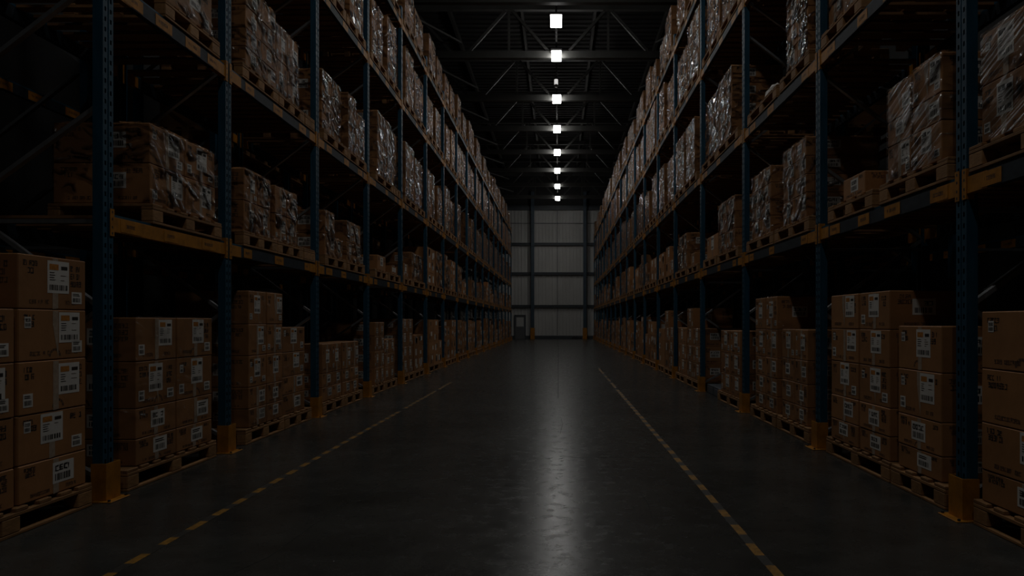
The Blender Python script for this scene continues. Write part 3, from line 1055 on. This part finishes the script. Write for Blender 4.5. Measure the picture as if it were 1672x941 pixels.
# ---- stretch film
def film_into(mb, d, ox=0, oy=0, oz=0):
    """a pulled sheet round the load: a fine grid with small pulled-in waists at the layer joints, open below"""
    lv_, bay_ = d['key'][1], d['key'][2]
    fm = 'film' if d['wrap'] == 2 else ('film_mid' if lv_ else 'film_thin')
    if lv_ == 1 and fm == 'film':
        fm = 'film_mid'
    if d['key'][0] == 'right' and lv_ == 1 and bay_ < 2:
        fm = 'film_heavy'
    s = d['s']
    x0, x1 = sorted((s * d['x0'], s * d['x1']))
    y0, y1, z0, z1 = d['y0'], d['y1'], d['z0'], d['z1']
    r = .006
    ring = [(x0 + r, y0), (x1 - r, y0), (x1, y0 + r), (x1, y1 - r), (x1 - r, y1), (x0 + r, y1), (x0, y1 - r), (x0, y0 + r)]
    zs = [z0, z1 - r, z1]
    rows = []
    for i, z in enumerate(zs):
        row = []
        for (x, y) in ring:
            k = r if i == 2 else 0
            xx = min(max(x, x0 + k), x1 - k); yy = min(max(y, y0 + k), y1 - k)
            row.append((xx - ox, yy - oy, z - oz))
        rows.append(row)
    n = len(ring)
    for i in range(len(zs) - 1):
        for j in range(n):
            mb.poly([rows[i][j], rows[i][(j + 1) % n], rows[i + 1][(j + 1) % n], rows[i + 1][j]], fm)
    mb.poly(rows[-1], fm)


WRAPS.sort(key=lambda d: -d['a'])
fb = MB()
for i, d in enumerate(WRAPS):
    if i < 300:
        side, l, b, where = d['key']
        mb = MB()
        cx, cy = d['s'] * (d['x0'] + d['x1']) / 2, (d['y0'] + d['y1']) / 2
        film_into(mb, d, cx, cy, d['z0'])
        o = mb.build('stretch_wrap', None, (cx, cy, d['z0']))
        extra = '' if 'ci' not in d else [' near column of', ' far column of'][d['ci']]
        tag(o, f'clear crinkled film around{extra} {where} pallet load, {SHELF[l]}, bay {ORD[b + 1]}, {side} rack', 'plastic wrap', 'stretch film around the pallet loads')
    else:
        film_into(fb, d)
if fb.v:
    o = fb.build('stretch_film')
    tag(o, 'clear film on the far away pallet loads down both racks', 'plastic wrap', kind='stuff')

# ------------------------------------------------------------------ small things in the racks
rp = SIDE['right']
for k, (a, b2) in enumerate(((11.95, 12.45), (12.5, 13.0))):
    e = empty('plastic_pallet', (2.72 + .42, (a + b2) / 2, 0))
    hy = (b2 - a) / 2
    t = MB()
    for j in range(5):
        y = -hy + (2 * hy - .08) * j / 4
        t.cbox(-.4, .4, y, y + .08, .13, .16, 'greyplastic', .005)
    t.build('deck', e)
    f_ = MB()
    f_.cbox(-.4, -.3, -hy, hy, .0, .129, 'greyplastic', .008)
    f_.build('foot', e)
    f2 = MB(); f2.cbox(.3, .4, -hy, hy, .0, .129, 'greyplastic', .008); f2.build('foot', e)
    tag(e, f'dark grey plastic pallet on the floor, {["nearer", "farther"][k]} of two, bay four, right rack', 'pallet', 'grey plastic pallets on the floor')
lp = MB()
pts = [(2.86, 12.15 + .17 * math.cos(a), .172 + .27 * math.sin(a) ** 0.8) for a in [math.pi * j / 14 for j in range(15)]]
lp.tube(pts, .011, 'wood', 8)
o = lp.build('strap_loop')
tag(o, 'stiff brown strap bent into an arch on a dark grey plastic pallet', 'strap')

# crumpled film lump on the bare pallet of the right rack's second shelf
lm = MB()
rl = random.Random(3)
nu, nv = 18, 10
rows = []
for i in range(nv + 1):
    th = math.pi * i / nv
    row = []
    for j in range(nu):
        ph = 2 * math.pi * j / nu
        k = 1 + rl.uniform(-.16, .16)
        row.append((.17 * math.sin(th) * math.cos(ph) * k, .26 * math.sin(th) * math.sin(ph) * k, max(0.0, .13 - .13 * math.cos(th) * k)))
    rows.append(row)
b0 = len(lm.v)
for r_ in rows:
    lm.v.extend(r_)
k0 = lm.mi('paper')
for i in range(nv):
    for j in range(nu):
        lm.f.append((b0 + i * nu + j, b0 + i * nu + (j + 1) % nu, b0 + (i + 1) * nu + (j + 1) % nu, b0 + (i + 1) * nu + j)); lm.m.append(k0)
o = lm.build('film_bundle', None, (2.65 + .3, 9.45, 4.05 + PALH + .003))
tag(o, 'crumpled pale bundle of film lying on an otherwise bare pallet, second shelf, right rack', 'film bundle')

# ------------------------------------------------------------------ building shell
XW = 9.5
ZR = 12.6
Y0 = -8.0


def struct(mb, name, **kw):
    return tag(mb.build(name, **kw), kind='structure')


fl = MB()
fl.box(-XW, XW, Y0, YEND, -0.2, 0.0, 'concrete')
floor = struct(fl, 'floor')
# saw cut joints and cracks, sunk lines with their own dark filler
jt = MB()
jt.box(-0.013, -0.002, 12.0, YEND - .1, .0004, .0010, 'gapjoint')
for (xa, xb, y) in ((-1.2, -.05, 9.9), (0.12, 1.0, 6.75), (-2.9, 2.3, 17.0), (-3, 2.4, 26.0), (-3, 2.4, 35), (-3, 2.4, 44)):
    jt.box(xa, xb, y, y + .008, .0004, .0010, 'gapjoint')
for pl in ([(-1.9, 3.0), (-1.6, 3.9), (-1.55, 4.9), (-1.4, 5.7), (-1.36, 7.2)], [(.02, 8.2), (.05, 8.9), (.03, 9.6)], [(.62, 4.65), (.64, 5.05), (.62, 5.4)]):
    for (a, c) in zip(pl, pl[1:]):
        jt.bar((a[0], a[1], .0008), (c[0], c[1], .0008), .004, .0005, 'gapjoint')
o = struct(jt, 'floor_joints')

for nm, X in (('left', -2.31), ('right', 1.124)):
    ln = MB()
    y = 3.2
    rl = random.Random(4 if nm == 'left' else 9)
    while y < (15 if nm == 'left' else 20):
        p = rl.uniform(.285, .335) if nm == 'left' else rl.uniform(.34, .42)
        dl = p * rl.uniform(.46, .60)
        j = rl.uniform(-.004, .004)
        if rl.random() > .04 + max(0, y - 8) * .03:
            ln.poly([(X - .027 + j, y, .0012), (X + .027 + j, y, .0012), (X + .027 + j, y + dl, .0012), (X - .027 + j, y + dl, .0012)], 'yellow_tape')
        ln.poly([(X - .027, y + dl, .0011), (X + .027, y + dl, .0011), (X + .027, y + p, .0011), (X - .027, y + p, .0011)], 'black_tape')
        y += p
    o = struct(ln, f'floor_marking_{nm}')

# far wall: ribbed cladding
fw = MB()
x = -XW
k = fw.mi('wallmetal')
prof = []
while x < XW:
    prof += [(x, 0.0), (x + .16, 0.0), (x + .18, -.03), (x + .24, -.03), (x + .26, 0.0)]
    x += .26
prof.append((XW, 0))
b0 = len(fw.v)
for (px, py) in prof:
    for z in (0.0, ZR):
        fw.v.append((px, YEND + py, z))
for i in range(len(prof) - 1):
    fw.f.append((b0 + 2 * i, b0 + 2 * i + 2, b0 + 2 * i + 3, b0 + 2 * i + 1)); fw.m.append(k)
fw.box(-XW - .2, XW + .2, YEND + .02, YEND + .2, 0, ZR, 'wallmetal')
struct(fw, 'wall_far')
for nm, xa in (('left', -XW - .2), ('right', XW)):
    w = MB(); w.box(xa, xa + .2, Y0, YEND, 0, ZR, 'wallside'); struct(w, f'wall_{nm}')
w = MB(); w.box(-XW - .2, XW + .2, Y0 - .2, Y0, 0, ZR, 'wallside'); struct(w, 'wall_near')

# girts, seams, columns on the far wall
for i, z in enumerate((2.5, 5.0, 7.26)):
    g = MB(); g.box(-XW, XW, YEND - .17, YEND - .035, z - .1, z + .1, 'girt'); g.box(-XW, XW, YEND - .2, YEND - .17, z + .06, z + .1, 'girt'); struct(g, f'trim_{i + 1}')
g = MB(); g.box(-XW, XW, YEND - .24, YEND - .035, 9.85, 10.2, 'girt'); struct(g, 'trim_4')
g = MB(); g.box(-XW, XW, YEND - .06, YEND - .035, 8.84, 8.88, 'girt'); struct(g, 'trim_5')
g = MB(); g.box(-XW, XW, YEND - .1, YEND - .036, 10.2, ZR - .06, 'roof'); struct(g, 'trim_20')  # dark sheet over upper wall: shade above the lamps put into colour
g = MB(); g.box(-.11, -.07, YEND - .3, YEND - .25, 0.3, 9.8, 'girt'); struct(g, 'trim_6')
g = MB(); g.box(-XW, XW, YEND - .06, YEND - .032, 0, .25, 'girt'); struct(g, 'baseboard_far')
for i, X in enumerate((-1.97, 2.0)):
    e = empty('steel_column', (X, YEND - .42, 0))
    c = MB()
    c.box(-.12, .12, -.13, -.11, 0, 11.2, 'column'); c.box(-.12, .12, .09, .11, 0, 11.2, 'column'); c.box(-.01, .01, -.11, .09, 0, 11.2, 'column')
    c.build('shaft', e)
    c = MB(); c.box(-.16, .16, -.19, -.135, 0, .85, 'orange'); c.box(-.16, -.125, -.135, .11, 0, .85, 'orange'); c.box(.125, .16, -.135, .11, 0, .85, 'orange')
    c.build('foot_guard', e)['label'] = 'orange steel foot guard'
    tag(e, f'dark blue steel column with orange foot guard against the far wall, {["beside the grey door", "away from the grey door"][i]}', 'column', 'steel columns of the far wall')
# door in the far wall
e = empty('door_1', (-2.95, YEND - .1, 0)); tag(e, kind='structure')
c = MB(); c.box(-.36, .36, 0, .05, 0, 1.75, 'door'); c.build('leaf', e)
c = MB(); c.box(-.28, .28, -.012, -.002, .95, 1.65, 'wallmetal'); c.build('panel', e)
c = MB()
c.box(-.44, -.365, -.02, .06, 0, 1.84, 'girt'); c.box(.365, .44, -.02, .06, 0, 1.84, 'girt'); c.box(-.44, .44, -.02, .06, 1.755, 1.84, 'girt'); c.build('frame', e)
c = MB(); c.tube([(.27, -.05, .8), (.27, -.05, .95)], .012, 'galv', 6); c.build('handle', e)
# low dark kerb box by the far wall
c = MB(); c.cbox(1.0, 1.75, YEND - .62, YEND - .3, 0, .14, 'dark_steel', .01); c.cbox(1.05, 1.4, YEND - .6, YEND - .35, .141, .2, 'dark_steel', .01)
o = c.build('cable_box'); tag(o, 'low dark box on the floor at the foot of the far wall', 'box')

# roof deck with ribs
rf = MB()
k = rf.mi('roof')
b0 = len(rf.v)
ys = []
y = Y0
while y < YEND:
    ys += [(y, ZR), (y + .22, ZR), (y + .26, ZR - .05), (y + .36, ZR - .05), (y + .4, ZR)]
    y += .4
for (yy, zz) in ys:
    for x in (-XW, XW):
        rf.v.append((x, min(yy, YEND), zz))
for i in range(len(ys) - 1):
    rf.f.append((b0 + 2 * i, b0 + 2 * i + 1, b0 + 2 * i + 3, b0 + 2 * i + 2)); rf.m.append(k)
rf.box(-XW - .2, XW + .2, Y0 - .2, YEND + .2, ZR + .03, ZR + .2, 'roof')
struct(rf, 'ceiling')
for i, X in enumerate((-6.6, -3.9, -1.3, 1.3, 3.9, 6.6)):
    c = MB(); c.box(X - .05, X + .05, Y0 + .1, YEND - .3, ZR - .3, ZR - .06, 'truss')
    struct(c, f'trim_{i + 7}')

# roof trusses
ZB, ZT = 10.15, 11.75
TY = [10.6, 15.0, 19.35, 23.4, 27.9, 32.3, 36.7, 41.1, 45.5, 49.9]
for ti, y in enumerate(TY):
    e = empty('roof_truss', (0, y, 0))
    c = MB(); c.box(-XW + .05, XW - .05, -.09, .09, ZB - .1, ZB + .13, 'truss'); c.build('bottom_chord', e)
    c = MB(); c.box(-XW + .05, XW - .05, -.08, .08, ZT - .1, ZT + .1, 'truss'); c.build('top_chord', e)
    xs = [-8.1, -4.9, -1.65, 1.65, 4.9, 8.1]
    for X in xs:
        for d in (-1, 1):
            c = MB(); c.bar((X + d * .12, 0, ZT - .13), (X + d * 1.3, 0, ZB + .15), .09, .1, 'truss', up=(0, 1, 0)); c.build('diagonal', e)
        c = MB(); c.bar((X, .0, ZT - .12), (X, 0, ZB + .15), .07, .07, 'truss'); c.build('strut', e)
    tag(e, f'grey steel roof truss across the hall, {NTH[len(TY) - ti]} counted from the far wall', 'roof truss', 'steel trusses under the roof')
# wind bracing rods between trusses
for ti in range(2, len(TY) - 1):
    for sx in (-1, 1):
        c = MB()
        c.bar((sx * 5.4, TY[ti] + .2, ZB + .35), (sx * 3.2, TY[ti + 1] - .2, ZB + .35), .06, .06, 'truss')
        o = c.build('roof_brace')
        tag(o, f'slanting roof brace {"left" if sx < 0 else "right"} of the lamps, ending at {NTH[len(TY) - ti - 1]} truss from far wall', 'roof brace', 'slanting braces between the trusses')

# ------------------------------------------------------------------ lamps
ZL = H + 8.8 - .12
LY = [-1.4, 3.0, 7.4, 11.8, 16.1, 20.5, 23.5, 28.0, 32.3, 36.7, 41.1, 45.8, 50.2]
hs = MB(); hs.cbox(-.18, .18, -.18, .18, .2, .27, 'housing', .01); HOUS = hs.mesh('housing')
df = MB(); df.cbox(-.16, .16, -.16, .16, -.05, .195, 'lamp', .012); DIFF = df.mesh('diffuser')
hr = MB(); hr.tube([(0, 0, .272), (0, 0, .42)], .012, 'rail', 6); ROD = hr.mesh('hanger_rod')
LX = -.07
for i, y in enumerate(LY):
    e = empty('hanging_lamp', (LX, y - .32 if i > 5 else y, ZL))
    link('housing', HOUS, e); link('diffuser', DIFF, e); link('hanger_rod', ROD, e)
    la = bpy.data.lights.new('lamp_light', 'AREA')
    la.shape = 'DISK'; la.size = .3; la.energy = LPOW; la.color = (1.0, 0.97, 0.92); la.spread = math.radians(135)
    lo = bpy.data.objects.new('lamp_light', la); COL.objects.link(lo)
    lo.location = (LX, e.location.y, ZL - .06)
    tag(e, f'glowing square white lamp hung over the aisle, {NTH[len(LY) - i]} counted from the far wall', 'lamp', 'row of lamps over the aisle')
c = MB(); c.box(LX - .03, LX + .03, 1.0, YEND - .4, ZL + .425, ZL + .47, 'rail')
o = c.build('lamp_rail'); tag(o, 'thin grey conduit rail along the roof that carries the lamps', 'rail')
e = empty('hanging_emergency_light', (-.09, 26.2, ZL + .25))
c = MB(); c.tube([(0, 0, -.09), (0, 0, .09)], .07, 'small_lamp', 12); c.build('lens', e)
c = MB(); c.tube([(0, 0, .092), (0, 0, .12), (0, 0, .172)], .05, 'housing', 12); c.build('cap', e)
c = MB(); c.tube([(0, 0, -.19), (0, 0, -.092)], .06, 'housing', 12); c.build('collar', e)
tag(e, 'small dim light between the second and third visible lamps of the row', 'lamp')

# ------------------------------------------------------------------ world and colour management
wd = bpy.data.worlds.new('world')
scene.world = wd
wd.use_nodes = True
wd.node_tree.nodes['Background'].inputs[0].default_value = (0.5, 0.55, 0.6, 1)
wd.node_tree.nodes['Background'].inputs[1].default_value = 0.0
scene.view_settings.view_transform = 'Standard'
scene.view_settings.look = 'None'
scene.view_settings.exposure = 0.0
scene.view_settings.gamma = 1.0
scene.view_settings.use_curve_mapping = False
scene.cycles.use_denoising = True
scene.cycles.max_bounces = 8
scene.cycles.transparent_max_bounces = 24
scene.cycles.diffuse_bounces = 3
scene.cycles.glossy_bounces = 3
scene.cycles.sample_clamp_indirect = 3.0
scene.cycles.caustics_reflective = False
scene.cycles.use_light_tree = True
